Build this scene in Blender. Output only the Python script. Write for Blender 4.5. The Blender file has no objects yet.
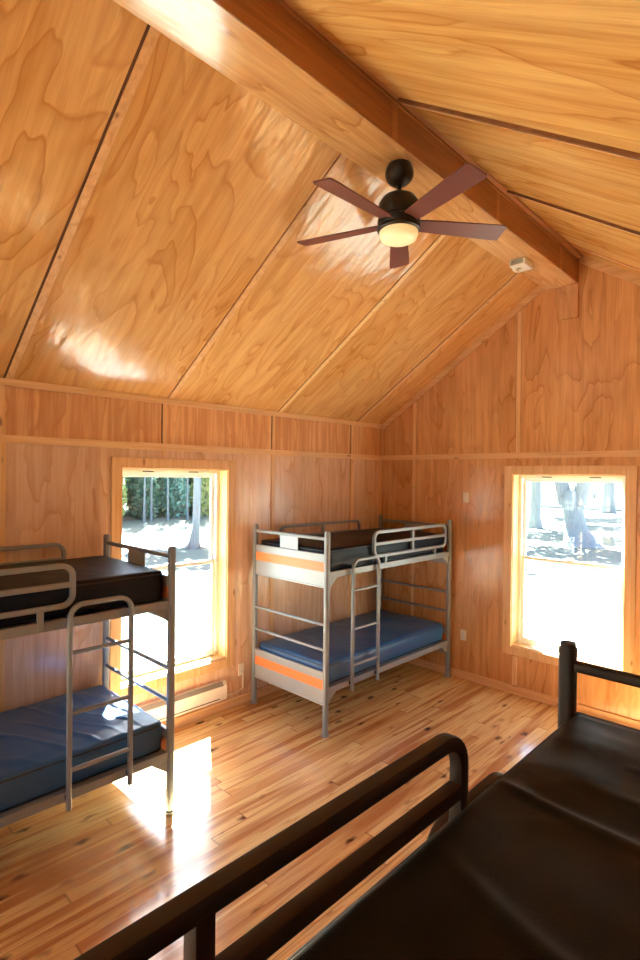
import bpy, bmesh, math, random
from mathutils import Vector, Matrix, noise
random.seed(7)
R = math.radians
scene = bpy.context.scene
COL = scene.collection

# ------------------------------------------------------------------ helpers
class MB:
    """collects geometry of ONE mesh object; f maps local points to world points"""
    def __init__(self, f=None):
        self.bm = bmesh.new()
        self.f = f or (lambda p: Vector(p))
    def _v(self, p):
        return self.bm.verts.new(self.f(Vector(p)))
    def box(self, x0, x1, y0, y1, z0, z1, bevel=0.0, seg=2):
        b = bmesh.new()
        vs = [b.verts.new((x, y, z)) for x in (x0, x1) for y in (y0, y1) for z in (z0, z1)]
        for q in ((0, 1, 3, 2), (4, 6, 7, 5), (0, 4, 5, 1), (2, 3, 7, 6), (0, 2, 6, 4), (1, 5, 7, 3)):
            b.faces.new([vs[i] for i in q])
        if bevel > 0:
            bmesh.ops.bevel(b, geom=b.edges[:], offset=bevel, segments=seg, affect='EDGES', profile=0.5)
        self._merge(b)
        return self
    def _merge(self, b):
        m = {}
        for v in b.verts:
            m[v] = self._v(v.co)
        for fc in b.faces:
            try:
                self.bm.faces.new([m[v] for v in fc.verts])
            except ValueError:
                pass
        b.free()
    def prism(self, poly, axis, a0, a1):
        """poly: list of 2D points in the other two axes (cyclic order), extruded along axis from a0 to a1"""
        def mk(p, a):
            if axis == 0: return (a, p[0], p[1])
            if axis == 1: return (p[0], a, p[1])
            return (p[0], p[1], a)
        A = [self._v(mk(p, a0)) for p in poly]
        B = [self._v(mk(p, a1)) for p in poly]
        n = len(poly)
        self.bm.faces.new(A); self.bm.faces.new(B[::-1])
        for i in range(n):
            self.bm.faces.new([A[i], A[(i+1) % n], B[(i+1) % n], B[i]])
        return self
    def sweep(self, pts, sec, closed=False, side=None):
        """sweep a section polygon along pts; side = fixed vector for the section's second axis"""
        pts = [Vector(p) for p in pts]
        n = len(pts); rings = []
        up = None
        for i in range(n):
            if closed:
                t = (pts[(i+1) % n]-pts[i]).normalized() + (pts[i]-pts[i-1]).normalized()
            elif i == 0: t = pts[1]-pts[0]
            elif i == n-1: t = pts[-1]-pts[-2]
            else: t = (pts[i+1]-pts[i]).normalized() + (pts[i]-pts[i-1]).normalized()
            t.normalize()
            if side is not None:
                b = Vector(side)
            else:
                if up is None:
                    b = t.cross(Vector((0, 0, 1)))
                    if b.length < 1e-3: b = t.cross(Vector((0, 1, 0)))
                else:
                    b = up
            b = (b - t*b.dot(t)).normalized(); up = b
            c = t.cross(b)
            rings.append([self._v(pts[i] + b*s[0] + c*s[1]) for s in sec])
        k = len(sec)
        for i in range(n if closed else n-1):
            r0, r1 = rings[i], rings[(i+1) % n]
            for j in range(k):
                self.bm.faces.new([r0[j], r0[(j+1) % k], r1[(j+1) % k], r1[j]])
        if not closed:
            self.bm.faces.new(rings[0]); self.bm.faces.new(rings[-1][::-1])
        return self
    def lathe(self, prof, c=(0, 0, 0), n=40):
        """prof: list of (r, z)"""
        rings = []
        for r, z in prof:
            if r < 1e-5:
                rings.append([self._v((c[0], c[1], c[2]+z))])
            else:
                rings.append([self._v((c[0]+r*math.cos(2*math.pi*i/n), c[1]+r*math.sin(2*math.pi*i/n), c[2]+z)) for i in range(n)])
        for a, b in zip(rings[:-1], rings[1:]):
            for i in range(n):
                j = (i+1) % n
                if len(a) == 1 and len(b) == 1: continue
                if len(a) == 1: self.bm.faces.new([a[0], b[i], b[j]])
                elif len(b) == 1: self.bm.faces.new([a[i], a[j], b[0]])
                else: self.bm.faces.new([a[i], a[j], b[j], b[i]])
        return self
    def build(self, name, mat, parent=None, smooth=False, angle=40):
        bmesh.ops.recalc_face_normals(self.bm, faces=self.bm.faces[:])
        me = bpy.data.meshes.new(name)
        self.bm.to_mesh(me); self.bm.free()
        if mat: me.materials.append(mat)
        if smooth:
            for p in me.polygons: p.use_smooth = True
            try: me.set_sharp_from_angle(angle=R(angle))
            except Exception: pass
        o = bpy.data.objects.new(name, me)
        COL.objects.link(o)
        if parent is not None:
            o.parent = parent
            o.matrix_parent_inverse = Matrix.Translation(-parent.location)
        return o

def rsec(w, h, r=0.008, k=3):
    """rounded rectangle section"""
    out = []
    for cx, cy, a0 in ((w/2-r, h/2-r, 0), (-w/2+r, h/2-r, 90), (-w/2+r, -h/2+r, 180), (w/2-r, -h/2+r, 270)):
        for i in range(k+1):
            a = R(a0 + 90*i/k)
            out.append((cx+r*math.cos(a), cy+r*math.sin(a)))
    return out
def csec(r, k=12):
    return [(r*math.cos(2*math.pi*i/k), r*math.sin(2*math.pi*i/k)) for i in range(k)]
def rpath(pts, r, k=6, closed=False):
    """polyline with filleted corners"""
    pts = [Vector(p) for p in pts]; out = []; n = len(pts)
    for i in range(n):
        if not closed and i in (0, n-1):
            out.append(pts[i]); continue
        a, b, c = pts[i-1], pts[i], pts[(i+1) % n]
        u = (a-b).normalized(); v = (c-b).normalized()
        ang = u.angle(v); d = r/math.tan(ang/2)
        ctr = b + (u+v).normalized()*(r/math.sin(ang/2))
        s = b+u*d-ctr; e = b+v*d-ctr
        tot = s.angle(e); ax = s.cross(e).normalized()
        for j in range(k+1):
            out.append(ctr + Matrix.Rotation(tot*j/k, 3, ax) @ s)
    return out
def tag(o, label=None, cat=None, group=None, kind=None):
    if label: o['label'] = label
    if cat: o['category'] = cat
    if group: o['group'] = group
    if kind: o['kind'] = kind
    return o
def empty(name, loc):
    o = bpy.data.objects.new(name, None); COL.objects.link(o)
    o.location = loc; o.empty_display_size = .1
    return o
def struct(o):
    o['kind'] = 'structure'; return o

# ------------------------------------------------------------------ materials
def newmat(name):
    m = bpy.data.materials.new(name); m.use_nodes = True
    nt = m.node_tree; nt.nodes.clear()
    return m, nt, nt.nodes, nt.links
class G:
    """tiny node-graph helper"""
    def __init__(self, nt): self.nt = nt; self.N = nt.nodes; self.L = nt.links
    def n(self, t, **kw):
        x = self.N.new(t)
        for k, v in kw.items(): setattr(x, k, v)
        return x
    def set(self, sock, v):
        if isinstance(v, bpy.types.NodeSocket): self.L.new(v, sock)
        else: sock.default_value = v
    def m(self, op, a, b=0.0, c=0.0):
        x = self.n('ShaderNodeMath', operation=op)
        self.set(x.inputs[0], a); self.set(x.inputs[1], b); self.set(x.inputs[2], c)
        return x.outputs[0]
    def xyz(self, x, y, z):
        c = self.n('ShaderNodeCombineXYZ')
        for i, v in enumerate((x, y, z)): self.set(c.inputs[i], v)
        return c.outputs[0]
    def noise(self, vec, scale=1.0, detail=2.0, rough=.5, dist=0.0):
        x = self.n('ShaderNodeTexNoise'); self.L.new(vec, x.inputs['Vector'])
        x.inputs['Scale'].default_value = scale; x.inputs['Detail'].default_value = detail
        x.inputs['Roughness'].default_value = rough; x.inputs['Distortion'].default_value = dist
        return x.outputs['Fac']
    def ramp(self, fac, stops, interp='LINEAR'):
        x = self.n('ShaderNodeValToRGB'); self.L.new(fac, x.inputs[0])
        cr = x.color_ramp; cr.interpolation = interp
        while len(cr.elements) < len(stops): cr.elements.new(0.5)
        for e, (p, c) in zip(cr.elements, stops):
            e.position = p; e.color = (c[0], c[1], c[2], 1) if not isinstance(c, (int, float)) else (c, c, c, 1)
        return x.outputs[0]
    def mix(self, f, a, b, blend='MIX'):
        x = self.n('ShaderNodeMix', data_type='RGBA', blend_type=blend)
        self.set(x.inputs[0], f)
        for s, v in ((x.inputs[6], a), (x.inputs[7], b)):
            if isinstance(v, tuple): s.default_value = (v[0], v[1], v[2], 1)
            else: self.L.new(v, s)
        return x.outputs[2]
    def obj(self):
        return self.n('ShaderNodeTexCoord').outputs['Object']
    def sep(self, v):
        s = self.n('ShaderNodeSeparateXYZ'); self.L.new(v, s.inputs[0]); return s.outputs
    def white(self, vec):
        x = self.n('ShaderNodeTexWhiteNoise', noise_dimensions='3D'); self.L.new(vec, x.inputs['Vector']); return x.outputs['Value']
    def bump(self, h, strength=.1, dist=.01):
        b = self.n('ShaderNodeBump'); b.inputs['Strength'].default_value = strength; b.inputs['Distance'].default_value = dist
        self.L.new(h, b.inputs['Height']); return b.outputs[0]
    def out(self, color, rough=.4, metal=0., normal=None, spec=.5, coat=0., coat_rough=.1, **kw):
        p = self.n('ShaderNodeBsdfPrincipled'); o = self.n('ShaderNodeOutputMaterial')
        if isinstance(color, tuple): p.inputs['Base Color'].default_value = (*color[:3], 1)
        else: self.L.new(color, p.inputs['Base Color'])
        self.set(p.inputs['Roughness'], rough); p.inputs['Metallic'].default_value = metal
        p.inputs['Specular IOR Level'].default_value = spec
        p.inputs['Coat Weight'].default_value = coat; p.inputs['Coat Roughness'].default_value = coat_rough
        for k, v in kw.items(): self.set(p.inputs[k], v)
        if normal is not None: self.L.new(normal, p.inputs['Normal'])
        self.L.new(p.outputs[0], o.inputs[0])
        return p

def plywood(name, u, v, uoff, light, mid, dark, seed, rough=.25, su=2.3, sv=.62, rings=8., panel=1.22, ripple=.25, coat=0., upper=None):
    """rotary-cut plywood: contour-line figure stretched along v, a new sheet every `panel` metres along u"""
    m, nt, N, L = newmat(name); g = G(nt)
    s = g.sep(g.obj()); U, V = s[u], s[v]
    pid = g.m('FLOOR', g.m('DIVIDE', g.m('SUBTRACT', U, uoff), panel))
    w = g.m('MULTIPLY_ADD', pid, 7.31, seed)
    nz = g.noise(g.xyz(g.m('MULTIPLY', U, su), g.m('MULTIPLY', V, sv), w), 1., 3.2, .46, .55)
    ring = g.m('FRACT', g.m('MULTIPLY', nz, rings))
    edge = g.ramp(ring, [(0., .0), (.5, .10), (.82, .45), (.93, 1.), (1., .0)])
    broad = g.noise(g.xyz(g.m('MULTIPLY', U, su*1.1), g.m('MULTIPLY', V, sv*1.2), g.m('ADD', w, 31.)), 1., 2., .5, .2)
    amt = g.ramp(broad, [(.36, .22), (.60, .95)])
    fine = g.noise(g.xyz(g.m('MULTIPLY', U, 95.), g.m('MULTIPLY', V, 4.), w), 1., 2., .6)
    c = g.mix(g.ramp(broad, [(.32, 0.), (.68, 1.)]), light, mid)
    streak = g.noise(g.xyz(g.m('MULTIPLY', U, su*9.), g.m('MULTIPLY', V, sv*1.6), g.m('ADD', w, 57.)), 1., 3., .55, .4)
    c = g.mix(g.m('MULTIPLY', g.ramp(streak, [(.46, 0.), (.70, 1.)]), .50), c, dark)
    c = g.mix(g.m('MULTIPLY', g.ramp(streak, [(.28, 1.), (.46, 0.)]), .35), c, tuple(min(.9, q*1.12) for q in light))
    c = g.mix(g.m('MULTIPLY', g.m('MULTIPLY', edge, amt), 1.), c, dark)
    c = g.mix(g.m('MULTIPLY', g.ramp(fine, [(.42, 0.), (.7, 1.)]), .28), c, dark)
    if upper:      # the sheets above the horizontal band are a redder, streakier lot
        up_ = g.m('GREATER_THAN', V, upper)
        c = g.mix(g.m('MULTIPLY', up_, g.ramp(streak, [(.42, 0.), (.62, .75)])), c, dark)
        c = g.mix(up_, c, (1., .84, .62), 'MULTIPLY')
    tone = g.m('MULTIPLY_ADD', g.white(g.xyz(pid, seed, 2.2)), .16, .92)
    hsv = g.n('ShaderNodeHueSaturation'); L.new(c, hsv.inputs['Color']); L.new(tone, hsv.inputs['Value'])
    rip = g.noise(g.xyz(g.m('MULTIPLY', U, 9.), g.m('MULTIPLY', V, 3.5), w), 1., 2., .5)
    h = g.m('ADD', g.m('MULTIPLY', rip, 1.), g.m('MULTIPLY', edge, .02))
    g.out(hsv.outputs[0], rough, coat=coat, coat_rough=.1, normal=g.bump(h, ripple, .012), spec=.5)
    return m

def solidwood(name, light, dark, axis=2, rough=.4, seed=0., knots=True):
    m, nt, N, L = newmat(name); g = G(nt)
    s = list(g.sep(g.obj()))
    sc = [38., 38., 38.]; sc[axis] = 1.6
    v = g.xyz(g.m('MULTIPLY', s[0], sc[0]), g.m('MULTIPLY', s[1], sc[1]), g.m('MULTIPLY_ADD', s[2], sc[2], seed))
    n1 = g.noise(v, 1., 3., .55, .6)
    c = g.mix(g.ramp(n1, [(.35, 0.), (.7, 1.)]), light, dark)
    if knots:
        sk = [9., 9., 9.]; sk[axis] = 3.2
        vk = g.n('ShaderNodeTexVoronoi'); vk.inputs['Scale'].default_value = 1.
        L.new(g.xyz(g.m('MULTIPLY', s[0], sk[0]), g.m('MULTIPLY', s[1], sk[1]), g.m('MULTIPLY_ADD', s[2], sk[2], seed)), vk.inputs['Vector'])
        k = g.ramp(vk.outputs['Distance'], [(.06, 1.), (.13, 0.)])
        c = g.mix(g.m('MULTIPLY', k, .75), c, (dark[0]*.35, dark[1]*.28, dark[2]*.25))
    g.out(c, rough, normal=g.bump(n1, .06, .003))
    return m

def pine_floor():
    m, nt, N, L = newmat('varnished_pine_boards'); g = G(nt)
    s = g.sep(g.obj()); X, Y = s[0], s[1]
    W = .088
    xr = g.m('DIVIDE', X, W)
    row = g.m('FLOOR', xr); fx = g.m('FRACT', xr)
    off = g.m('MULTIPLY', g.white(g.xyz(row, 3.1, 0.)), 2.4)
    yr = g.m('DIVIDE', g.m('ADD', Y, off), 2.3)
    col = g.m('FLOOR', yr); fy = g.m('FRACT', yr)
    pid = g.white(g.xyz(row, col, 5.5))
    p10 = g.m('MULTIPLY', pid, 37.)
    tone = g.ramp(pid, [(0., (.68, .43, .175)), (.3, (.75, .52, .235)), (.65, (.80, .60, .29)), (.88, (.72, .48, .20)), (1., (.60, .355, .145))])
    nz = g.noise(g.xyz(g.m('MULTIPLY', X, 11.), g.m('MULTIPLY', Y, .55), p10), 1., 2., .5, .5)
    ring = g.ramp(g.m('FRACT', g.m('MULTIPLY', nz, 7.)), [(0., 0.), (.6, .15), (.92, 1.), (1., 0.)])
    c = g.mix(g.m('MULTIPLY', ring, .68), tone, (.52, .235, .085))
    heart = g.noise(g.xyz(g.m('MULTIPLY', X, 13.), g.m('MULTIPLY', Y, .8), g.m('ADD', p10, 9.)), 1., 1., .5, .3)
    c = g.mix(g.ramp(heart, [(.51, 0.), (.64, .9)]), c, (.42, .175, .058))
    fine = g.noise(g.xyz(g.m('MULTIPLY', X, 160.), g.m('MULTIPLY', Y, 5.), p10), 1., 2., .6)
    c = g.mix(g.m('MULTIPLY', g.ramp(fine, [(.45, 0.), (.75, 1.)]), .22), c, (.36, .14, .05))
    vk = g.n('ShaderNodeTexVoronoi'); vk.inputs['Scale'].default_value = 1.
    wob = g.noise(g.xyz(g.m('MULTIPLY', X, 20.), g.m('MULTIPLY', Y, 16.), 0.), 1., 1., .5)
    L.new(g.xyz(g.m('MULTIPLY_ADD', wob, .35, g.m('MULTIPLY', X, 8.2)), g.m('MULTIPLY', Y, 3.9), p10), vk.inputs['Vector'])
    k = g.ramp(vk.outputs['Distance'], [(.08, 1.), (.15, .6), (.25, 0.)])
    pick = g.ramp(g.sep(vk.outputs['Color'])[0], [(.38, 0.), (.41, 1.)])
    c = g.mix(g.m('MULTIPLY', k, pick), c, (.10, .03, .012))
    gap = g.m('MAXIMUM', g.ramp(g.m('ABSOLUTE', g.m('SUBTRACT', fx, .5)), [(.478, 0.), (.494, 1.)]),
              g.ramp(g.m('ABSOLUTE', g.m('SUBTRACT', fy, .5)), [(.4975, 0.), (.4990, 1.)]))
    c = g.mix(g.m('MULTIPLY', gap, .6), c, (.10, .035, .012))
    h = g.m('SUBTRACT', g.m('MULTIPLY', g.noise(g.xyz(g.m('MULTIPLY', X, 18.), g.m('MULTIPLY', Y, 3.), p10), 1., 2., .5), .5), g.m('MULTIPLY', gap, .7))
    g.out(c, .2, normal=g.bump(h, .12, .004), spec=.5, coat=.5, coat_rough=.12)
    return m

def plain(name, color, rough=.45, metal=0., spec=.5, bump=0., bscale=200., var=0.):
    m, nt, N, L = newmat(name); g = G(nt)
    nrm = None; c = color
    o = g.obj()
    nz = g.noise(o, bscale, 3., .6)
    if bump: nrm = g.bump(nz, bump, .002)
    v = g.noise(o, 9., 2., .5)
    c = g.mix(g.m('MULTIPLY', v, var if var else .12), color, tuple(x*.72 for x in color[:3]))
    g.out(c, rough, metal, nrm, spec)
    return m

PLY_CEIL_L = plywood('ceiling_plywood_left', 1, 0, -4.148, (.76, .475, .215), (.66, .35, .12), (.47, .205, .058), 3.7, .17, ripple=.6, rings=12, su=2.0, sv=.8)
PLY_CEIL_R = plywood('ceiling_plywood_right', 1, 0, -2.84, (.83, .56, .23), (.67, .335, .085), (.46, .185, .04), 11.2, .26, su=2.1, sv=.5, rings=9)
PLY_WALL_L = plywood('wall_plywood_left', 1, 2, -4.155, (.76, .56, .42), (.70, .47, .33), (.54, .31, .185), 21.4, .22, upper=2.4, su=3.2, sv=.8, rings=6)
PLY_WALL_F = plywood('wall_plywood_far', 0, 2, .499, (.68, .38, .175), (.57, .28, .11), (.38, .155, .05), 5.9, .2, su=2.6, sv=.75, rings=8)
PLY_BEAM = plywood('beam_plywood', 0, 1, -5., (.74, .47, .225), (.64, .36, .14), (.44, .21, .075), 44.1, .16, su=5., sv=.9, rings=6, panel=20., ripple=.5, coat=1.)
FLOOR = pine_floor()
PINE_Y = solidwood('pine_along_y', (.78, .53, .30), (.64, .38, .18), 1, .35, 1.)
PINE_X = solidwood('pine_along_x', (.72, .44, .22), (.58, .31, .13), 0, .35, 2.)
PINE_Z = solidwood('pine_along_z', (.76, .49, .26), (.62, .35, .15), 2, .35, 3.)
JAMB = solidwood('pale_pine_jamb', (.78, .55, .27), (.68, .42, .17), 2, .4, 5.)
SHADE_STRIP = solidwood('batten_shade_strip', (.24, .095, .035), (.15, .055, .02), 0, .5, 8., False)  # shade on the batten's near side, put into the wood colour
SIDEB = solidwood('brown_board', (.40, .18, .065), (.28, .11, .036), 1, .4, 12., False)  # beam side: darker brown than the plywood underside
SIDEB2 = solidwood('brown_cleat', (.52, .27, .11), (.38, .17, .06), 1, .4, 14., False)
GAPDARK = plain('dark_seam', (.11, .042, .016), .8)
VINYL_W = plain('white_vinyl', (.80, .81, .80), .35)
PLATE_W = plain('ivory_plastic', (.75, .70, .62), .35)
HEAT_W = plain('white_enamel', (.80, .77, .76), .4)
STEEL = plain('silver_grey_paint', (.235, .26, .295), .38, .05, .5, .05, 400.)
STEEL_SHADE = plain('shaded_grey_paint', (.020, .011, .009), .5, 0., .3, .05, 400.)  # silver grey bed paint with backlit shade put into the colour
PANEL = plain('pale_grey_panel', (.335, .36, .39), .4, .2)
STRIPE = plain('orange_stripe', (.80, .23, .07), .4)
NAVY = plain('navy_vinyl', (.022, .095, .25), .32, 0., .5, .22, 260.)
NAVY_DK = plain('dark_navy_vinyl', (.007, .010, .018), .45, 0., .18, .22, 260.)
BLACK_FAB = plain('black_nylon', (.005, .0048, .0055), .42, 0., .13, .35, 420.)
PIPING_M = plain('black_piping', (.008, .010, .014), .4)
BRONZE = plain('dark_bronze', (.013, .010, .009), .33, .3)
BLADE = plain('mahogany_blade', (.165, .055, .050), .42, 0., .4)
RUBBER = plain('black_rubber', (.012, .012, .012), .6)
CORD_W = plain('white_cord', (.72, .64, .55), .5)

def pane_mat():
    m, nt, N, L = newmat('window_glass'); g = G(nt)
    t = g.n('ShaderNodeBsdfTransparent'); t.inputs[0].default_value = (.95, .98, .98, 1)
    gl = g.n('ShaderNodeBsdfGlossy'); gl.inputs['Roughness'].default_value = .02
    f = g.n('ShaderNodeLayerWeight')
    fac = g.m('MULTIPLY_ADD', g.m('POWER', f.outputs['Facing'], 5.), .5, .035)
    mx = g.n('ShaderNodeMixShader'); L.new(fac, mx.inputs[0]); L.new(t.outputs[0], mx.inputs[1]); L.new(gl.outputs[0], mx.inputs[2])
    o = g.n('ShaderNodeOutputMaterial'); L.new(mx.outputs[0], o.inputs[0])
    return m
GLASS = pane_mat()
def lampglass():
    m, nt, N, L = newmat('frosted_lamp_glass'); g = G(nt)
    p = g.out((.80, .74, .56), .35)
    p.inputs['Emission Color'].default_value = (1., .78, .34, 1); p.inputs['Emission Strength'].default_value = LAMP_E
    return m
LAMP_E = .36
LAMPG = lampglass()

# ------------------------------------------------------------------ room shell
RW = 4.56        # room width (x)
YB = -9.2        # near (unseen) end wall
XR, ZR = 2.27, 4.285   # ridge
SL = .655        # left slope
def zl(x): return 2.80 + SL*x
def zr(x): return ZR + .006 - .66*(x-XR)
T = .16
WIN = dict(u0=-3.318, u1=-2.294, z0=.478, z1=2.222)     # window 1 opening (along y)
WIN2 = dict(u0=1.69, u1=2.722, z0=.478, z1=2.214)       # window 2 opening (along x)
SIDEW = []
ADDED_NEAR = [(.9, 2.0), (2.5, 3.6)]
ADDED_LEFT = [(-8.7, -7.6), (-6.8, -5.7)]
#                   # rear left and near windows are added, unseen, to brighten the room

struct(MB().box(-T, RW+T, YB-T, T, -.12, 0).build('floor', FLOOR))
struct(MB().box(-T, 0, YB, ADDED_LEFT[0][0], 0, 2.86).box(-T, 0, ADDED_LEFT[0][1], ADDED_LEFT[1][0], 0, 2.86).box(-T, 0, ADDED_LEFT[1][1], WIN['u0'], 0, 2.86)
       .box(-T, 0, ADDED_LEFT[0][0], ADDED_LEFT[0][1], 0, .478).box(-T, 0, ADDED_LEFT[0][0], ADDED_LEFT[0][1], 2.222, 2.86)
       .box(-T, 0, ADDED_LEFT[1][0], ADDED_LEFT[1][1], 0, .478).box(-T, 0, ADDED_LEFT[1][0], ADDED_LEFT[1][1], 2.222, 2.86).box(-T, 0, WIN['u1'], 0, 0, 2.86)
       .box(-T, 0, WIN['u0'], WIN['u1'], 0, WIN['z0']).box(-T, 0, WIN['u0'], WIN['u1'], WIN['z1'], 2.86)
       .build('wall_left', PLY_WALL_L))
def end_wall(name, ya, yb, holes, mat):
    w = MB(); e = 2.55
    xs = [-T] + [q for h in holes for q in h[:2]] + [RW+T]
    for i in range(0, len(xs), 2): w.box(xs[i], xs[i+1], ya, yb, 0, e)
    for x0, x1, z0, z1 in holes: w.box(x0, x1, ya, yb, 0, z0).box(x0, x1, ya, yb, z1, e)
    w.prism([(-T, e), (RW+T, e), (RW+T, zr(RW+T)+.02), (XR, ZR+.02), (-T, zl(-T)+.02)], 1, ya, yb)
    return struct(w.build(name, mat))
end_wall('wall_far', 0, T, [(WIN2['u0'], WIN2['u1'], WIN2['z0'], WIN2['z1'])], PLY_WALL_F)
end_wall('wall_near', YB-T, YB, [(a, b, .3, 2.3) for a, b in ADDED_NEAR], PLY_WALL_F)
w = MB()
ys = [YB] + [q for s in SIDEW for q in s] + [0]
for i in range(0, len(ys), 2): w.box(RW, RW+T, ys[i], ys[i+1], 0, 2.84)
for a, b in SIDEW: w.box(RW, RW+T, a, b, 0, .478).box(RW, RW+T, a, b, 2.222, 2.84)
struct(w.build('wall_right', PLY_WALL_L))
SEAM_L = [-7.81, -6.59, -5.37, -4.148, -2.923, -1.695, -.475]
SEAM_R = [-7.72, -6.5, -5.28, -4.06, -2.84, -1.545, -.33]
def slope_panels(name, seams, xa, xb, zf, mat):
    mb = MB()
    e = [YB-T] + seams + [T]
    for a, b in zip(e[:-1], e[1:]):
        mb.prism([(xa, zf(xa)), (xb, zf(xb)), (xb, zf(xb)+.014), (xa, zf(xa)+.014)], 1, a+.004, b-.004)
    return struct(mb.build(name, mat))
slope_panels('ceiling', SEAM_L, -.10, XR, zl, PLY_CEIL_L)
slope_panels('ceiling', SEAM_R, XR, RW+.10, zr, PLY_CEIL_R)
struct(MB().prism([(-.55, zl(-.55)+.016), (XR, ZR+.022), (RW+.55, zr(RW+.55)+.016), (RW+.55, zr(RW+.55)+.16), (XR, ZR+.18), (-.55, zl(-.55)+.16)], 1, YB-.5, .5)
       .build('roof', GAPDARK))

tn = [0]
def trim(mb, mat):
    tn[0] += 1
    return struct(mb.build('trim_%d' % tn[0], mat))
# ceiling battens (strips covering each sheet joint)
def slope_batten(y, w, t, xa, xb, zf, mat):
    trim(MB().prism([(xa, zf(xa)-t), (xb, zf(xb)-t), (xb, zf(xb)), (xa, zf(xa))], 1, y-w/2, y+w/2), mat)
for y in SEAM_L:
    slope_batten(y+.017, .044, .010, .02, 2.02, zl, JAMB if -2 < y < -1 else PINE_X)
for y in SEAM_R:
    slope_batten(y+.008, .034, .014, 2.31, RW-.01, zr, PINE_X)
    if y < -1: slope_batten(y-.019, .020 if y < -2 else .012, .020, 2.31, RW-.01, zr, SHADE_STRIP)  # dark strip paints in the unlit side of the batten
# dark open joint beside each left batten
for y in SEAM_L:
    trim(MB().prism([(.02, zl(.02)-.0015), (2.0, zl(2.0)-.0015), (2.0, zl(2.0)), (.02, zl(.02))], 1, y-(.019 if y < -4 else .012), y-.005), GAPDARK)
# eave trim and the horizontal band
trim(MB().box(0, .028, YB, -.0, 2.765, 2.812), PINE_Y)
trim(MB().box(0, .016, YB, 0, 2.376, 2.431), PINE_Y)
trim(MB().box(.017, RW, -.016, 0, 2.376, 2.431), PINE_X)
trim(MB().box(RW-.016, RW, YB, 0, 2.376, 2.431), PINE_Y)
trim(MB().box(RW-.028, RW, YB, 0, 2.745, 2.79), PINE_Y)
# rake trims along the gable
trim(MB().prism([(.03, zl(.03)-.075), (2.0, zl(2.0)-.085), (2.0, zl(2.0)-.001), (.03, zl(.03)-.001)], 1, -.018, 0), PINE_X)
trim(MB().prism([(2.31, zr(2.31)-.085), (RW-.03, zr(RW-.03)-.075), (RW-.03, zr(RW-.03)-.001), (2.31, zr(2.31)-.001)], 1, -.018, 0), PINE_X)
# vertical battens, left wall
for y, a, b in ((-4.165, .09, 2.376), (-5.38, .09, 2.376), (-1.744, .09, 2.376), (-.548, .09, 2.376)):
    trim(MB().box(0, .012, y-.022, y+.022, a, b), PINE_Z)
for y in (-5.38, -4.165, -2.949, -1.744, -.548):
    trim(MB().box(0, .010, y-.016, y+.016, 2.431, 2.765), PINE_Z)
    trim(MB().box(0, .0015, y-.024, y-.016, 2.431, 2.765), GAPDARK)
trim(MB().box(0, .010, -2.949-.016, -2.949+.016, 2.322, 2.376), PINE_Z)
# vertical battens, far wall
for x in (.499, 1.735, 2.957, 4.1):
    top = (zl(x) if x < XR else zr(x)) - .088
    trim(MB().box(x-.022, x+.022, -.012, 0, 2.431, top), PINE_Z)
    trim(MB().box(x-.030, x-.022, -.0015, 0, 2.431, top), GAPDARK)
for x, a, b in ((.499, .09, 2.376), (1.735, .09, .376), (2.957, .09, 2.376), (4.1, .09, 2.376)):
    trim(MB().box(x-.022, x+.022, -.012, 0, a, b), PINE_Z)
# inside corner strip
trim(MB().box(0, .02, -.02, 0, .09, 2.376), PINE_Z)
# baseboards
struct(MB().box(0, .018, YB, -.02, 0, .088, .004).build('baseboard_left', PINE_Y))
struct(MB().box(0, RW, -.018, 0, 0, .088, .004).build('baseboard_far', PINE_X))
struct(MB().box(RW-.018, RW, YB, -.02, 0, .088, .004).build('baseboard_right', PINE_Y))

# ridge beam, wrapped in plywood
BZ0, BK = 3.996, -.0133
bx0, bx1 = 1.997, 2.288
def beam_box(x0, x1, y0, y1, za, zb):
    """za, zb relative to the beam's underside, which falls slightly along the room"""
    mb = MB()
    v = [mb._v((x, y, BZ0+BK*y+z)) for x in (x0, x1) for y in (y0, y1) for z in (za, zb)]
    for q in ((0, 1, 3, 2), (4, 6, 7, 5), (0, 4, 5, 1), (2, 3, 7, 6), (0, 2, 6, 4), (1, 5, 7, 3)):
        mb.bm.faces.new([v[i] for i in q])
    return mb
beam = beam_box(bx0, bx1, YB, 0, 0, .30).build('ridge_beam', PLY_BEAM)
struct(beam)
for y in (-5.3, -4.08, -2.865, -1.629, -.435):
    o = beam_box(bx1, bx1+.006, y-.022, y+.022, .004, .20).build('joint_strip', SIDEB2); o.parent = beam
o = beam_box(bx1, bx1+.004, YB, -.001, .003, .262).build('side_board', SIDEB, beam)
o = beam_box(bx1, bx1+.010, YB, -.02, .205, .220).build('ledge_strip', SIDEB2); o.parent = beam
trim(beam_box(bx1+.012, bx1+.045, YB, -.02, .222, .262), SIDEB2)
trim(MB().box(2.140, 2.30, -.032, 0, 3.68, 3.99, .003), PLY_WALL_F)

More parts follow.
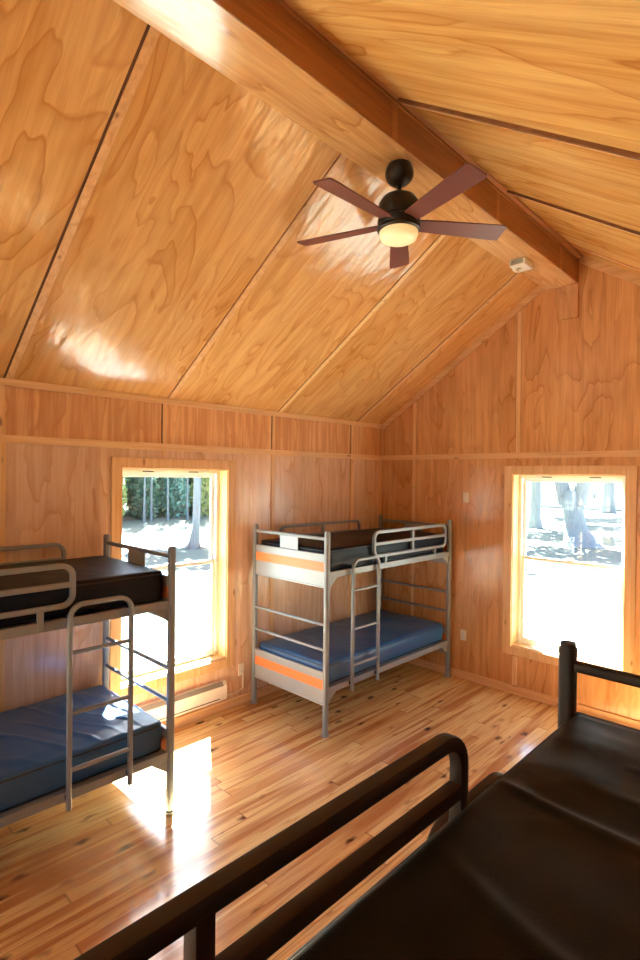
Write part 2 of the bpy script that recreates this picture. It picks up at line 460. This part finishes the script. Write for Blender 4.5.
# ------------------------------------------------------------------ windows
def make_window(n, u0, u1, z0, z1, f, full=True):
    """f maps (u along wall, d outward depth, z) to the room"""
    root = empty('window_%d' % n, f(Vector(((u0+u1)/2, 0, z0)))); struct(root)
    cw, ct = .085, .018
    c = MB(f)
    c.box(u0-cw, u0, -ct, 0, z0-cw, z1+cw, .003).box(u1, u1+cw, -ct, 0, z0-cw, z1+cw, .003)
    c.box(u0, u1, -ct, 0, z1, z1+cw, .003).box(u0, u1, -ct, 0, z0-cw, z0, .003)
    c.build('casing', PINE_Z, root)
    j = MB(f)
    j.box(u0, u0+.008, -.004, T, z0, z1).box(u1-.008, u1, -.004, T, z0, z1)
    j.box(u0+.008, u1-.008, -.004, T, z1-.008, z1).box(u0+.008, u1-.008, -.004, T, z0, z0+.012)
    j.build('jamb', JAMB, root)
    a0, a1, b0, b1 = u0+.008, u1-.008, z0+.012, z1-.008
    fw = .032
    fr = MB(f)
    d0, d1 = .115, .185
    fr.box(a0, a0+fw, d0, d1, b0, b1, .003).box(a1-fw, a1, d0, d1, b0, b1, .003)
    fr.box(a0+fw, a1-fw, d0, d1, b1-fw, b1, .003).box(a0+fw, a1-fw, d0, d1, b0, b0+fw, .003)
    fr.build('window_frame', VINYL_W, root)
    zm = 1.365
    def sash(name, za, zb, da, db, s=.032):
        m = MB(f); x0, x1 = a0+fw, a1-fw
        m.box(x0, x0+s, da, db, za, zb, .003).box(x1-s, x1, da, db, za, zb, .003)
        m.box(x0+s, x1-s, da, db, zb-s, zb, .003).box(x0+s, x1-s, da, db, za, za+s, .003)
        o = m.build(name, VINYL_W, root)
        dm = (da+db)/2
        MB(f).box(x0+s-.004, x1-s+.004, dm-.002, dm+.002, za+s-.004, zb-s+.004).build('pane', GLASS, o)
        return o
    up = sash('upper_sash', zm-.020, b1-fw, .152, .178)
    lo = sash('lower_sash', b0+fw, zm+.020, .122, .148)
    for k in (.28, .72):   # tilt latches on top of the frame, sash lock
        uu = a0 + (a1-a0)*k
        MB(f).box(uu-.05, uu+.05, .112, .116, b1-.020, b1-.012).build('slot', RUBBER, up)
    uu = (a0+a1)/2
    MB(f).box(uu-.03, uu+.03, .126, .150, zm+.020, zm+.032, .003).build('sash_lock', VINYL_W, lo)
    return root
make_window(1, WIN['u0'], WIN['u1'], WIN['z0'], WIN['z1'], lambda p: Vector((-p.y, p.x, p.z)))
make_window(2, WIN2['u0'], WIN2['u1'], WIN2['z0'], WIN2['z1'], lambda p: Vector((p.x, p.y, p.z)))
for i, (a, b) in enumerate(ADDED_LEFT):  # unseen windows added to let in more daylight
    make_window(3+i, a, b, .478, 2.222, lambda p: Vector((-p.y, p.x, p.z)))
for i, (a, b) in enumerate(ADDED_NEAR):  # likewise added behind the camera for brightness
    make_window(5+i, a, b, .3, 2.3, lambda p: Vector((p.x, YB-p.y, p.z)))

# ------------------------------------------------------------------ bunk beds
BW, BL = .985, 1.985
def make_bed(x_wall, y_end, sx, sy, paint, panel, label, inset=.020, tube=.029):
    """local x: 0 = wall side .. BW = open side; local y: 0 = ladder end .. BL"""
    f = lambda p: Vector((x_wall + sx*p.x, y_end + sy*p.y, p.z))
    root = empty('bunk_bed', f(Vector((BW/2, BL/2, 0))))
    tag(root, label, 'bunk bed', 'metal bunk beds')
    ps = .044; h = ps/2
    sq = rsec(ps, ps, .013, 3)
    for x in (h, BW-h):
        for y in (h, BL-h):
            m = MB(f); m.sweep([(x, y, .012), (x, y, 1.70)], sq, side=(1, 0, 0))
            m.sweep([(x, y, 1.70), (x, y, 1.713)], rsec(ps*.86, ps*.86, .012, 3), side=(1, 0, 0))
            p = m.build('post', paint, root, True)
            MB(f).sweep([(x, y, 0), (x, y, .014)], csec(.034, 16), side=(1, 0, 0)).build('foot', paint, p, True)
    x0, x1 = ps, BW-ps
    for y in (h, BL-h):
        MB(f).sweep([(x0-.004, y, 1.650), (x1+.004, y, 1.650)], rsec(.026, .030, .009), side=(0, 1, 0)).build('end_rail', paint, root, True)
        MB(f).box(BW/2-.118, BW/2+.118, y-.004, y+.004, 1.520, 1.638, .002).build('name_plate', panel, root)
        for z in (.925, .715):
            MB(f).sweep([(x0-.004, y, z), (x1+.004, y, z)], csec(.0135), side=(0, 1, 0)).build('crossbar', paint, root, True)
        for zt, zb in ((1.52, 1.235), (.53, .252)):
            e = MB(f); e.box(x0, x1, y-.013, y+.013, zt-.045, zt, .004)
            e.box(x0, x1, y-.008, y+.008, zb+.012, zt-.045); e.box(x0, x1, y-.013, y+.013, zb, zb+.016, .004)
            e.box(x0, x1, y-.011, y+.011, zt-.158, zt-.150, .002)
            eo = e.build('end_panel', panel, root)
            MB(f).box(x0+.001, x1-.001, y-.0095, y+.0095, zt-.148, zt-.068, .001).build('stripe', STRIPE, eo)
    for x, s in ((h, 1), (BW-h, -1)):
        for zt, zb in ((1.372, 1.318), (.402, .350)):
            m = MB(f); m.box(x-.012, x+.004, ps, BL-ps, zb, zt, .003) if s > 0 else m.box(x-.004, x+.012, ps, BL-ps, zb, zt, .003)
            ro = m.build('side_rail', paint, root)
            for ya, yb in ((ps, ps+.10), (BL-ps, BL-ps-.10)):
                MB(f).prism([(ya, zb), (yb, zb), (yb, zb-.012), (ya, zb-.085)], 0, x-.003, x+.003).build('gusset', paint, ro)
    for zt in (1.366, .396):
        m = MB(f); m.box(h+.006, BW-h-.006, ps, BL-ps, zt-.010, zt)
        for k in range(6):
            yy = ps + (BL-2*ps)*(k+.5)/6
            m.box(h+.006, BW-h-.006, yy-.015, yy+.015, zt-.036, zt-.011)
        m.build('deck', paint, root)
    # guard rail on the open side
    def guard(x, ya, yb, za, zb, mid, legs, leg_z, sec):
        loop = rpath([(x, ya, za), (x, ya, zb), (x, yb, zb), (x, yb, za)], .062, 7, True)
        m = MB(f); m.sweep(loop, sec, True, side=(1, 0, 0))
        for z in mid: m.sweep([(x, ya+.01, z), (x, yb-.01, z)], sec, side=(1, 0, 0))
        go = m.build('guard_rail', paint, root, True)
        u = MB(f); u.sweep([(x, (ya+yb)/2, za+.01), (x, (ya+yb)/2, zb-.01)], sec, side=(1, 0, 0)); u.build('upright', paint, go, True)
        for y in legs:
            MB(f).box(x-.013, x+.013, y-.016, y+.016, leg_z, za, .003).build('bracket', paint, go)
    sec = rsec(tube, tube, .005, 2)
    guard(BW-inset, .645, 1.868, 1.442, 1.664, (1.556,), (.815, 1.66), 1.345 if inset > .03 else 1.325, sec)
    guard(.022, .34, 1.56, 1.442, 1.664, (1.556,), (.52, 1.38), 1.325, sec)
    # ladder hooked on the open side
    xl = BW+.017; ya, yb = .315, .672
    lp = rpath([(xl, ya, .315), (xl, ya, 1.447), (xl, yb, 1.447), (xl, yb, .315)], .075, 8)
    lad = MB(f).sweep(lp, rsec(.030, .027, .009), side=(1, 0, 0)).build('ladder', paint, root, True)
    for z in (1.182, .845, .530):
        MB(f).sweep([(xl, ya+.008, z), (xl, yb-.008, z)], rsec(.024, .022, .008), side=(1, 0, 0)).build('rung', paint, lad, True)
    for y in (ya, yb):
        MB(f).box(BW-.034, xl-.006, y-.012, y+.012, 1.372, 1.392, .003).build('hook', RUBBER, lad)
        MB(f).box(BW-.016, xl-.006, y-.012, y+.012, .365, .392, .003).build('spacer', RUBBER, lad)
    return f

def mattress(f, z0, z1, mat, label, group, wr=.004, seed=0., edge=.052, hi=False):
    xa, xb, ya, yb = .040, BW-edge, .052, BL-.052
    nx, ny, nz = (90, 230, 6) if hi else (34, 70, 5)
    r = .026
    c = Vector(((xa+xb)/2, (ya+yb)/2, (z0+z1)/2)); hs = Vector(((xb-xa)/2, (yb-ya)/2, (z1-z0)/2))
    bm = bmesh.new(); idx = {}
    def vert(i, j, k):
        key = (i, j, k)
        if key in idx: return idx[key]
        p = Vector((hs.x*(2*i/nx-1), hs.y*(2*j/ny-1), hs.z*(2*k/nz-1)))
        # plan view corners rounded, then the edges
        rc = .06
        q = Vector((max(-hs.x+rc, min(hs.x-rc, p.x)), max(-hs.y+rc, min(hs.y-rc, p.y)), 0))
        d = Vector((p.x-q.x, p.y-q.y, 0))
        if d.length > rc: d = d.normalized()*rc; p = Vector((q.x+d.x, q.y+d.y, p.z))
        inn = Vector((max(-hs.x+r, min(hs.x-r, p.x)), max(-hs.y+r, min(hs.y-r, p.y)), max(-hs.z+r, min(hs.z-r, p.z))))
        e = p-inn
        if e.length > r: p = inn + e.normalized()*r
        # wrinkles on the top
        t = max(0., min(1., (p.z/hs.z-.3)/.5))
        if t > 0:
            w = p.x+c.x; v = p.y+c.y
            a = noise.noise(Vector((w*1.6+v*.7, v*3.4-w*1.3, seed)))
            b = noise.noise(Vector((w*3.2, v*8.5+w*2.5, seed+5)))
            rid = 1-abs(noise.noise(Vector((w*1.9+v*.9, v*4.2-w*2.3, seed+9))))*2
            g = noise.noise(Vector((w*1.2, v*1.7, seed+3)))
            ph = v*6.3 + w*2.6 + 1.5*noise.noise(Vector((w*1.5, v*1.2, seed+12)))
            fr = ph-math.floor(ph)-.5; cell = math.floor(ph)
            mask = max(0., .25+1.3*noise.noise(Vector((w*1.7, cell*3.1, seed+20))))
            fold = mask*math.exp(-(fr/.11)**2)
            ex = min(1, min(hs.x-abs(p.x), hs.y-abs(p.y))/.12); ex = .25+.75*max(0, ex)
            p.z += t*ex*(wr*(.9*a+.45*b+.9*max(0, rid-.45)*(.6+g)+.8*fold) + .010*(1-(p.x/hs.x)**2))
        # puffed sides
        s = 1-(p.z/hs.z)**2
        if abs(p.x) > hs.x-.03: p.x += math.copysign(.006*s, p.x)
        if abs(p.y) > hs.y-.03: p.y += math.copysign(.006*s, p.y)
        idx[key] = bm.verts.new(f(p+c)); return idx[key]
    def quad(a, b, c2, d):
        try: bm.faces.new([a, b, c2, d])
        except ValueError: pass
    for i in range(nx):
        for j in range(ny):
            for k in (0, nz): quad(vert(i, j, k), vert(i+1, j, k), vert(i+1, j+1, k), vert(i, j+1, k))
    for j in range(ny):
        for k in range(nz):
            for i in (0, nx): quad(vert(i, j, k), vert(i, j+1, k), vert(i, j+1, k+1), vert(i, j, k+1))
    for i in range(nx):
        for k in range(nz):
            for j in (0, ny): quad(vert(i, j, k), vert(i+1, j, k), vert(i+1, j, k+1), vert(i, j, k+1))
    root = empty('mattress', f(Vector((c.x, c.y, z0))))
    tag(root, label, 'mattress', group)
    m = MB(); m.bm.free(); m.bm = bm
    m.build('cover', mat, root, True, 60)
    for zz in (z1-.020, z0+.018):
        path = rpath([(xa-.002, ya-.002, zz), (xb+.002, ya-.002, zz), (xb+.002, yb+.002, zz), (xa-.002, yb+.002, zz)], .06, 5, True)
        MB(f).sweep(path, csec(.0045, 6), True, side=(0, 0, 1)).build('piping', PIPING_M, root, True)
    return root

f_far = make_bed(.045, -2.030, 1, 1, STEEL, PANEL, 'silver metal bunk bed with orange striped ends standing in the far corner')
f_left = make_bed(.045, -3.440, 1, -1, STEEL, PANEL, 'silver metal bunk bed in front of the left wall, beside the bright window')
f_near = make_bed(4.512, -3.680, -1, -1, STEEL_SHADE, STEEL_SHADE, 'silver metal bunk bed, coloured dark for its backlit shade, filling the near right corner, seen from above its top', .033, .030)
GM = 'vinyl mattresses on the bunk beds'
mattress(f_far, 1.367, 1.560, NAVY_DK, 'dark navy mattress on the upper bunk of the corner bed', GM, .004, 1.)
mt = mattress(f_far, .397, .585, NAVY, 'shiny blue mattress on the lower bunk of the corner bed', GM, .008, 2.)
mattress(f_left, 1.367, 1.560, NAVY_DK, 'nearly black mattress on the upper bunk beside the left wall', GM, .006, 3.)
ml = mattress(f_left, .397, .585, NAVY, 'creased shiny blue mattress on the lower bunk beside the left wall', GM, .020, 4., hi=True)
mattress(f_near, 1.367, 1.536, BLACK_FAB, 'wrinkled black mattress in the foreground on the top bunk at right', GM, .017, 8.3, .051, True)
mattress(f_near, .397, .585, NAVY, 'mattress on the lower bunk under the foreground bed', GM, .004, 6.)
MB(f_left).box(.60, .66, .10, .13, .588, .592, .001).build('care_tag', VINYL_W, ml)

# ------------------------------------------------------------------ ceiling fan
fx, fy = 2.172, -2.655
zt = BZ0+BK*fy
fan = empty('ceiling_fan', (fx, fy, zt))
tag(fan, 'five-bladed ceiling fan with dark bronze motor hanging from the ridge beam', 'ceiling fan')
MB().lathe([(0, 0), (.070, 0), (.082, -.025), (.086, -.055), (.076, -.085), (.052, -.108), (.030, -.118), (0, -.119)], (fx, fy, zt)).build('canopy', BRONZE, fan, True)
MB().lathe([(0, -.112), (.014, -.112), (.014, -.150), (.024, -.156), (.032, -.176), (0, -.177)], (fx, fy, zt), 20).build('downrod', BRONZE, fan, True)
MB().lathe([(0, -.200), (.040, -.200), (.060, -.205), (.100, -.228), (.120, -.262), (.120, -.346), (.060, -.352), (0, -.352)], (fx, fy, zt+.032)).build('motor_housing', BRONZE, fan, True)
MB().lathe([(0, -.352), (.116, -.352), (.127, -.360), (.127, -.394), (.123, -.399), (.127, -.404), (.127, -.418), (.118, -.424), (0, -.424)], (fx, fy, zt+.032)).build('light_kit', BRONZE, fan, True)
MB().lathe([(0, -.422), (.108, -.422), (.115, -.428), (.115, -.446), (.104, -.470), (.075, -.484), (.035, -.490), (0, -.491)], (fx, fy, zt+.032)).build('lamp_bowl', LAMPG, fan, True)
zb = zt-.345
for k in range(5):
    a = R(-18.5+72*k)
    rot = Matrix.Translation((fx, fy, zb)) @ Matrix.Rotation(a, 4, 'Z') @ Matrix.Rotation(R(-12), 4, 'X')
    f = lambda p, rot=rot: rot @ p
    prof = [(.10, .044), (.16, .052), (.35, .060), (.59, .069), (.648, .069), (.661, .060), (.661, -.060), (.648, -.069), (.59, -.069), (.35, -.060), (.16, -.052), (.10, -.044)]
    b = MB(f).prism(prof, 2, -.004, .004).build('blade', BLADE, fan)
    MB(f).box(.07, .17, -.022, .022, .004, .010, .002).box(.05, .10, -.016, .016, -.012, .010, .002).build('blade_arm', BRONZE, b)

# ------------------------------------------------------------------ small fittings
dz = BZ0+BK*(-.82)
det = empty('smoke_detector', (2.112, -.825, dz))
tag(det, 'white plastic smoke detector box fixed under the far end of the ridge beam', 'smoke detector')
MB().box(2.045, 2.180, -.915, -.745, dz-.058, dz, .008).build('housing', VINYL_W, det, True)
g = MB()
for i in range(5): g.box(2.06, 2.165, -.9175, -.9145, dz-.044+.007*i, dz-.0395+.007*i)
g.build('grille', plain('grey_grille', (.28, .29, .26), .6), det)
MB().lathe([(0, -.060), (.016, -.060), (.016, -.056), (0, -.056)], (2.10, -.84, dz), 16).build('test_button', plain('grey_button', (.25, .25, .25), .5), det, True)
MB().box(2.052, 2.082, -.87, -.80, dz-.074, dz-.058, .003).build('tab', PLATE_W, det)

def outlet(f, label, group, slots=True):
    root = empty('electrical_outlet', f(Vector((0, 0, -.057))))
    tag(root, label, 'outlet', group)
    MB(f).box(-.035, .035, 0, .006, -.057, .057, .003).build('cover_plate', PLATE_W, root, True)
    for z in (.021, -.021):
        o = MB(f).box(-.016, .016, .006, .0085, z-.014, z+.014, .002).build('receptacle', VINYL_W, root)
        MB(f).box(-.008, -.005, .0085, .0092, z-.004, z+.008).box(.005, .008, .0085, .0092, z-.004, z+.008).build('slot', RUBBER, o)
outlet(lambda p: Vector((1.157+p.x, -p.y, .472+p.z)), 'ivory wall outlet low on the far wall, right of the corner bunk bed', 'wall outlets')
outlet(lambda p: Vector((p.y, -2.114+p.x, .331+p.z)), 'ivory wall outlet low on the left wall with a white cord plugged in', 'wall outlets')
sw = empty('switch_plate', (1.166, 0, 1.905)); tag(sw, 'small ivory switch plate high on the far wall, left of the window', 'switch plate')
MB().box(1.131, 1.201, -.006, 0, 1.905, 2.019, .003).build('cover_plate', PLATE_W, sw, True)
MB().box(1.160, 1.172, -.014, -.006, 1.950, 1.974, .002).build('toggle', VINYL_W, sw)

ht = empty('baseboard_heater', (0, -2.78, .125)); tag(ht, 'long white electric baseboard heater below the left window', 'heater')
MB().prism([(.0, .125), (.060, .125), (.066, .150), (.066, .255), (.040, .290), (.0, .290)], 1, -3.235, -2.322).build('body', HEAT_W, ht)
MB().box(.0662, .0672, -3.21, -2.40, .143, .151).build('lower_vent', RUBBER, ht)
g = MB(lambda p: Vector((p.x, p.y, p.z)))
g.prism([(.0665, .2555), (.0675, .2555), (.0425, .2895), (.0410, .2895)], 1, -3.21, -2.36)
g.build('upper_vent', plain('grey_vent', (.30, .27, .26), .5), ht)
cp = rpath([(.016, -2.112, .305), (.030, -2.112, .305), (.030, -2.112, .16), (.022, -2.20, .132), (.022, -2.322, .140)], .02, 5)
cord = MB().sweep(cp, csec(.006, 8)).build('power_cord', CORD_W, None, True)
tag(cord, 'white power cord looping from the left outlet to the heater', 'cord')

# ------------------------------------------------------------------ outside
GZ = -.5
def lawn_mat():
    m, nt, N, L = newmat('pale_lawn'); g = G(nt); o = g.obj()
    n1 = g.noise(o, .35, 4., .6); n2 = g.noise(o, 6., 4., .7)
    c = g.mix(g.ramp(n1, [(.35, 0.), (.65, 1.)]), (.165, .17, .13), (.20, .19, .155))
    c = g.mix(g.m('MULTIPLY', n2, .45), c, (.13, .135, .10))
    g.out(c, .9, spec=.1); return m
gm = MB(); gs = 60
n = 24
vv = [[gm._v((-60+120*i/n, -60+140*j/n, GZ)) for j in range(n+1)] for i in range(n+1)]
for i in range(n):
    for j in range(n): gm.bm.faces.new([vv[i][j], vv[i+1][j], vv[i+1][j+1], vv[i][j+1]])
struct(gm.build('ground', lawn_mat()))
struct(MB().box(-T, RW+T, YB-T, T, GZ, -.12).build('foundation', plain('grey_block', (.35, .34, .33), .8)))

BARK = solidwood('grey_bark', (.22, .235, .25), (.14, .15, .16), 2, .9, 3., False)
LEAF = plain('green_leaves', (.17, .29, .23), .7, var=.5)
LEAF_Y = plain('yellow_green_leaves', (.36, .40, .15), .7)
def trunk_mesh(name, pts, flare=1.0, seed=0., n=18):
    """pts: (x, y, z, r); lobed root flare near the ground"""
    mb = MB(); rings = []
    for (x, y, z, r) in pts:
        ring = []
        for i in range(n):
            a = 2*math.pi*i/n
            k = math.exp(-max(0, z)/.45)*flare
            rr = r*(1+k*(.55+.45*math.sin(a*4+seed)) + .10*noise.noise(Vector((math.cos(a)*2, math.sin(a)*2, z*1.5+seed))))
            ring.append(mb._v((x+rr*math.cos(a), y+rr*math.sin(a), z)))
        rings.append(ring)
    for p, q in zip(rings[:-1], rings[1:]):
        for i in range(n): mb.bm.faces.new([p[i], p[(i+1) % n], q[(i+1) % n], q[i]])
    mb.bm.faces.new(rings[0]); mb.bm.faces.new(rings[-1])
    return mb
def leaves(mb, c, rad, count, size, rng):
    for _ in range(count):
        while True:
            d = Vector((rng.uniform(-1, 1), rng.uniform(-1, 1), rng.uniform(-1, 1)))
            if .25 < d.length < 1: break
        p = Vector(c) + Vector((d.x*rad[0], d.y*rad[1], d.z*rad[2]))
        a = Vector((rng.uniform(-1, 1), rng.uniform(-1, 1), rng.uniform(-1, 1))).normalized()
        b = a.orthogonal().normalized(); s = size*rng.uniform(.6, 1.3)
        mb.bm.faces.new([mb._v(p-a*s), mb._v(p+b*s*.5), mb._v(p+a*s), mb._v(p-b*s*.5)])
def place(o, loc, rz=0., s=1.):
    o.location = loc; o.rotation_euler = (0, 0, rz); o.scale = (s, s, s)
def copy_tree(root):
    r = root.copy(); COL.objects.link(r)
    for ch in list(root.children):
        c = ch.copy(); COL.objects.link(c); c.parent = r
    return r
def make_tree(label, group, tpts, crowns, flare, seed, leafmat, leafsize=.22, branches=()):
    rng = random.Random(seed)
    root = empty('tree', (0, 0, 0)); tag(root, label, 'tree', group)
    mb = trunk_mesh('trunk', tpts, flare, seed)
    mb.build('trunk', BARK, root, True, 80)
    for b in branches:
        m = trunk_mesh('branch', b, 0., seed+1, 10); m.build('branch', BARK, root, True, 80)
    lf = MB()
    for c, rad, cnt in crowns: leaves(lf, c, rad, cnt, leafsize, rng)
    lf.build('foliage', leafmat, root)
    return root
# big flared tree seen through the far window
t1 = make_tree('broad grey tree trunk with a flared root, centred outside the far window', None,
    [(.45, -.1, -.1, .62), (.22, 0, .25, .50), (.05, 0, .7, .42), (-.05, 0, 1.3, .38), (-.12, 0, 1.8, .44), (-.12, 0, 2.2, .36)],
    [((-2.3, -.4, 5.6), (2.5, 2.5, 2.0), 1600)], .8, 3, LEAF, .24,
    [[(-.34, 0, 1.6, .30), (-.66, 0, 3.0, .26), (-1.9, -.2, 5.2, .13)], [(.12, 0, 1.6, .30), (.40, 0, 3.0, .27), (-.2, -.4, 5.2, .13)]])
place(t1, (-3.75, 17.6, GZ))
t2 = make_tree('straight grey tree trunk at the left side of the far window view', None,
    [(0, 0, -.1, .30), (0, 0, .6, .26), (.03, 0, 2.5, .24), (0, -.5, 5.5, .16)],
    [((-.85, -.8, 5.5), (2.5, 2.5, 1.9), 1400)], .6, 5, LEAF, .24)
place(t2, (-7.85, 23.6, GZ))
t3 = copy_tree(t2); tag(t3, 'distant grey tree trunk at the right side of the far window view', 'tree')
place(t3, (-9.3, 41., GZ), .3, 1.7)
t4 = make_tree('slender pale tree trunk on the lawn behind the left window', None,
    [(-.26, .0, -.1, .17), (-.12, .0, .25, .13), (-.02, 0, .8, .115), (0, 0, 2.6, .11), (-1.2, .8, 5.5, .07)],
    [((-2.4, 1.5, 5.6), (2.3, 2.3, 1.9), 1400)], 1.1, 9, LEAF, .24)
place(t4, (-12.6, 5.6, GZ))
# further shade trees whose crowns reach over the view
for i, (x, y, cx_, cy_) in enumerate(((-7.4, 11.6, -1., 0), (-11.5, 28.6, 2.4, 0), (-14.4, 34.2, 2.6, 0), (-11.3, 18., -.3, 0))):
    t = make_tree('leafy shade tree on the lawn, its trunk outside the window view', 'shade trees round the cabin',
        [(0, 0, -.1, .28), (0, 0, .6, .22), (cx_*.3, cy_*.3, 2.8, .20), (cx_, cy_, 5.2, .14)],
        [((cx_, cy_, 5.5), (2.5, 2.5, 1.8), 1300)], .6, 30+i, LEAF, .24)
    place(t, (x, y, GZ))
# woodland edge behind the lawn on the left
wd = make_tree('slim woodland tree in the dense green edge beyond the lawn', 'woodland trees beyond the lawn',
    [(0, 0, -.1, .13), (0, 0, 1., .10), (.05, 0, 4., .08), (.0, .0, 9., .04)],
    [((0, 0, 4.9), (.98, .98, 5.0), 1500), ((0, 0, 1.3), (.98, .98, 1.5), 800)], .5, 13, LEAF, .15)
wy = make_tree('slim woodland tree with yellow green leaves beyond the lawn', 'yellow woodland trees beyond the lawn',
    [(0, 0, -.1, .13), (0, 0, 1., .10), (-.05, 0, 4., .08), (.0, .0, 9., .04)],
    [((0, 0, 4.9), (.98, .98, 5.0), 1500), ((0, 0, 1.3), (.98, .98, 1.5), 800)], .5, 17, LEAF_Y, .15)
rng = random.Random(21)
first = {0: True, 1: True}
for row in range(5):
    for k in range(13):
        y = -4 + k*2.06 + row*.9
        x = -25.4 - row*2.06
        kind = 1 if (k*3+row*5) % 9 == 0 else 0
        src = wy if kind else wd
        t = src if first[kind] else copy_tree(src); first[kind] = False
        place(t, (x, y, GZ), rng.uniform(0, 6.3), rng.uniform(.92, 1.0))
# thin pale saplings standing in front of the woodland edge
sp = make_tree('thin pale bare-stemmed sapling in front of the woodland edge', 'pale saplings along the woodland edge',
    [(0, 0, -.1, .07), (0, 0, .5, .055), (.03, 0, 3., .05), (0, .03, 6.5, .03)],
    [((0, 0, 6.6), (.34, .34, 1.3), 200)], .4, 19, LEAF, .13)
for k in range(8):
    t = sp if k == 0 else copy_tree(sp)
    place(t, (-23.8 + .25*math.sin(k*2.3), 8.2 + k*.98 + .25*math.sin(k*1.7), GZ), k*1.3, .95+.05*math.sin(k))
# white building far beyond the far window
bl = empty('outbuilding', (-13., 48., GZ)); tag(bl, 'distant white outbuilding beyond the trees outside the far window', 'building')
WHITE = plain('white_siding', (.8, .8, .8), .6)
MB().box(-22, -7., 46., 51., GZ, 3.2).build('wall', WHITE, bl)
MB().prism([(-22.6, 3.2), (-6.4, 3.2), (-6.4, 3.4), (-22.6, 3.4)], 1, 45.6, 51.4).prism([(45.6, 3.4), (51.4, 3.4), (48.5, 5.4)], 0, -22.6, -6.4).build('roof', plain('grey_roof', (.35, .36, .38), .7), bl)
BR = plain('grey_brace', (.30, .31, .33), .7)
for x0, x1, za, zb2 in ((-12.75, -12.75, .55, 1.65), (-12.2, -11.85, 1.85, .45), (-11.85, -11.5, .45, 1.85), (-11.05, -11.05, .45, 1.75)):
    MB().prism([(x0-.07, za), (x0+.07, za), (x1+.07, zb2), (x1-.07, zb2)], 1, 45.9, 46.0).build('brace', BR, bl)

# ------------------------------------------------------------------ light
sun = bpy.data.lights.new('sun', 'SUN'); sun.energy = 170.; sun.angle = R(.6); sun.color = (.86, .95, 1.)
so = bpy.data.objects.new('sun', sun); COL.objects.link(so)
so.rotation_euler = Vector((.534, -.36, -.766)).to_track_quat('-Z', 'Y').to_euler()
wld = bpy.data.worlds.new('sky'); scene.world = wld; wld.use_nodes = True
nt = wld.node_tree; bg = nt.nodes['Background']
sky = nt.nodes.new('ShaderNodeTexSky'); sky.sky_type = 'NISHITA'; sky.sun_disc = False
sky.sun_elevation = R(50); sky.sun_rotation = R(304); sky.air_density = 1.0; sky.dust_density = 1.5; sky.ozone_density = 1.2
nt.links.new(sky.outputs[0], bg.inputs[0]); bg.inputs[1].default_value = 1.0


# ------------------------------------------------------------------ camera
F_PX = 543.594; yaw, pit, rol = .769845, -.0082558, .0114424
fw = Vector((-math.sin(yaw), math.cos(yaw), 0)); rt = Vector((math.cos(yaw), math.sin(yaw), 0)); up = Vector((0, 0, 1))
fw2 = fw*math.cos(pit)+up*math.sin(pit); up2 = -fw*math.sin(pit)+up*math.cos(pit)
rt3 = rt*math.cos(rol)+up2*math.sin(rol); up3 = -rt*math.sin(rol)+up2*math.cos(rol)
cam = bpy.data.cameras.new('camera'); co = bpy.data.objects.new('camera', cam); COL.objects.link(co)
M = Matrix((rt3, up3, -fw2)).transposed().to_4x4(); M.translation = (4.1128, -5.3072, 2.18)
co.matrix_world = M
cam.sensor_fit = 'HORIZONTAL'; cam.sensor_width = 36.; cam.lens = F_PX/640*36; cam.clip_start = .02; cam.clip_end = 300
scene.camera = co

vs = scene.view_settings
scene.display_settings.display_device = 'sRGB'
vs.view_transform = 'Standard'; vs.look = 'None'; vs.gamma = 1.; vs.use_curve_mapping = False
vs.exposure = 0.35
cy = scene.cycles
cy.use_denoising = True
cy.max_bounces = 14; cy.diffuse_bounces = 8; cy.glossy_bounces = 5; cy.transparent_max_bounces = 12
cy.sample_clamp_indirect = 12.; cy.caustics_reflective = False; cy.caustics_refractive = False
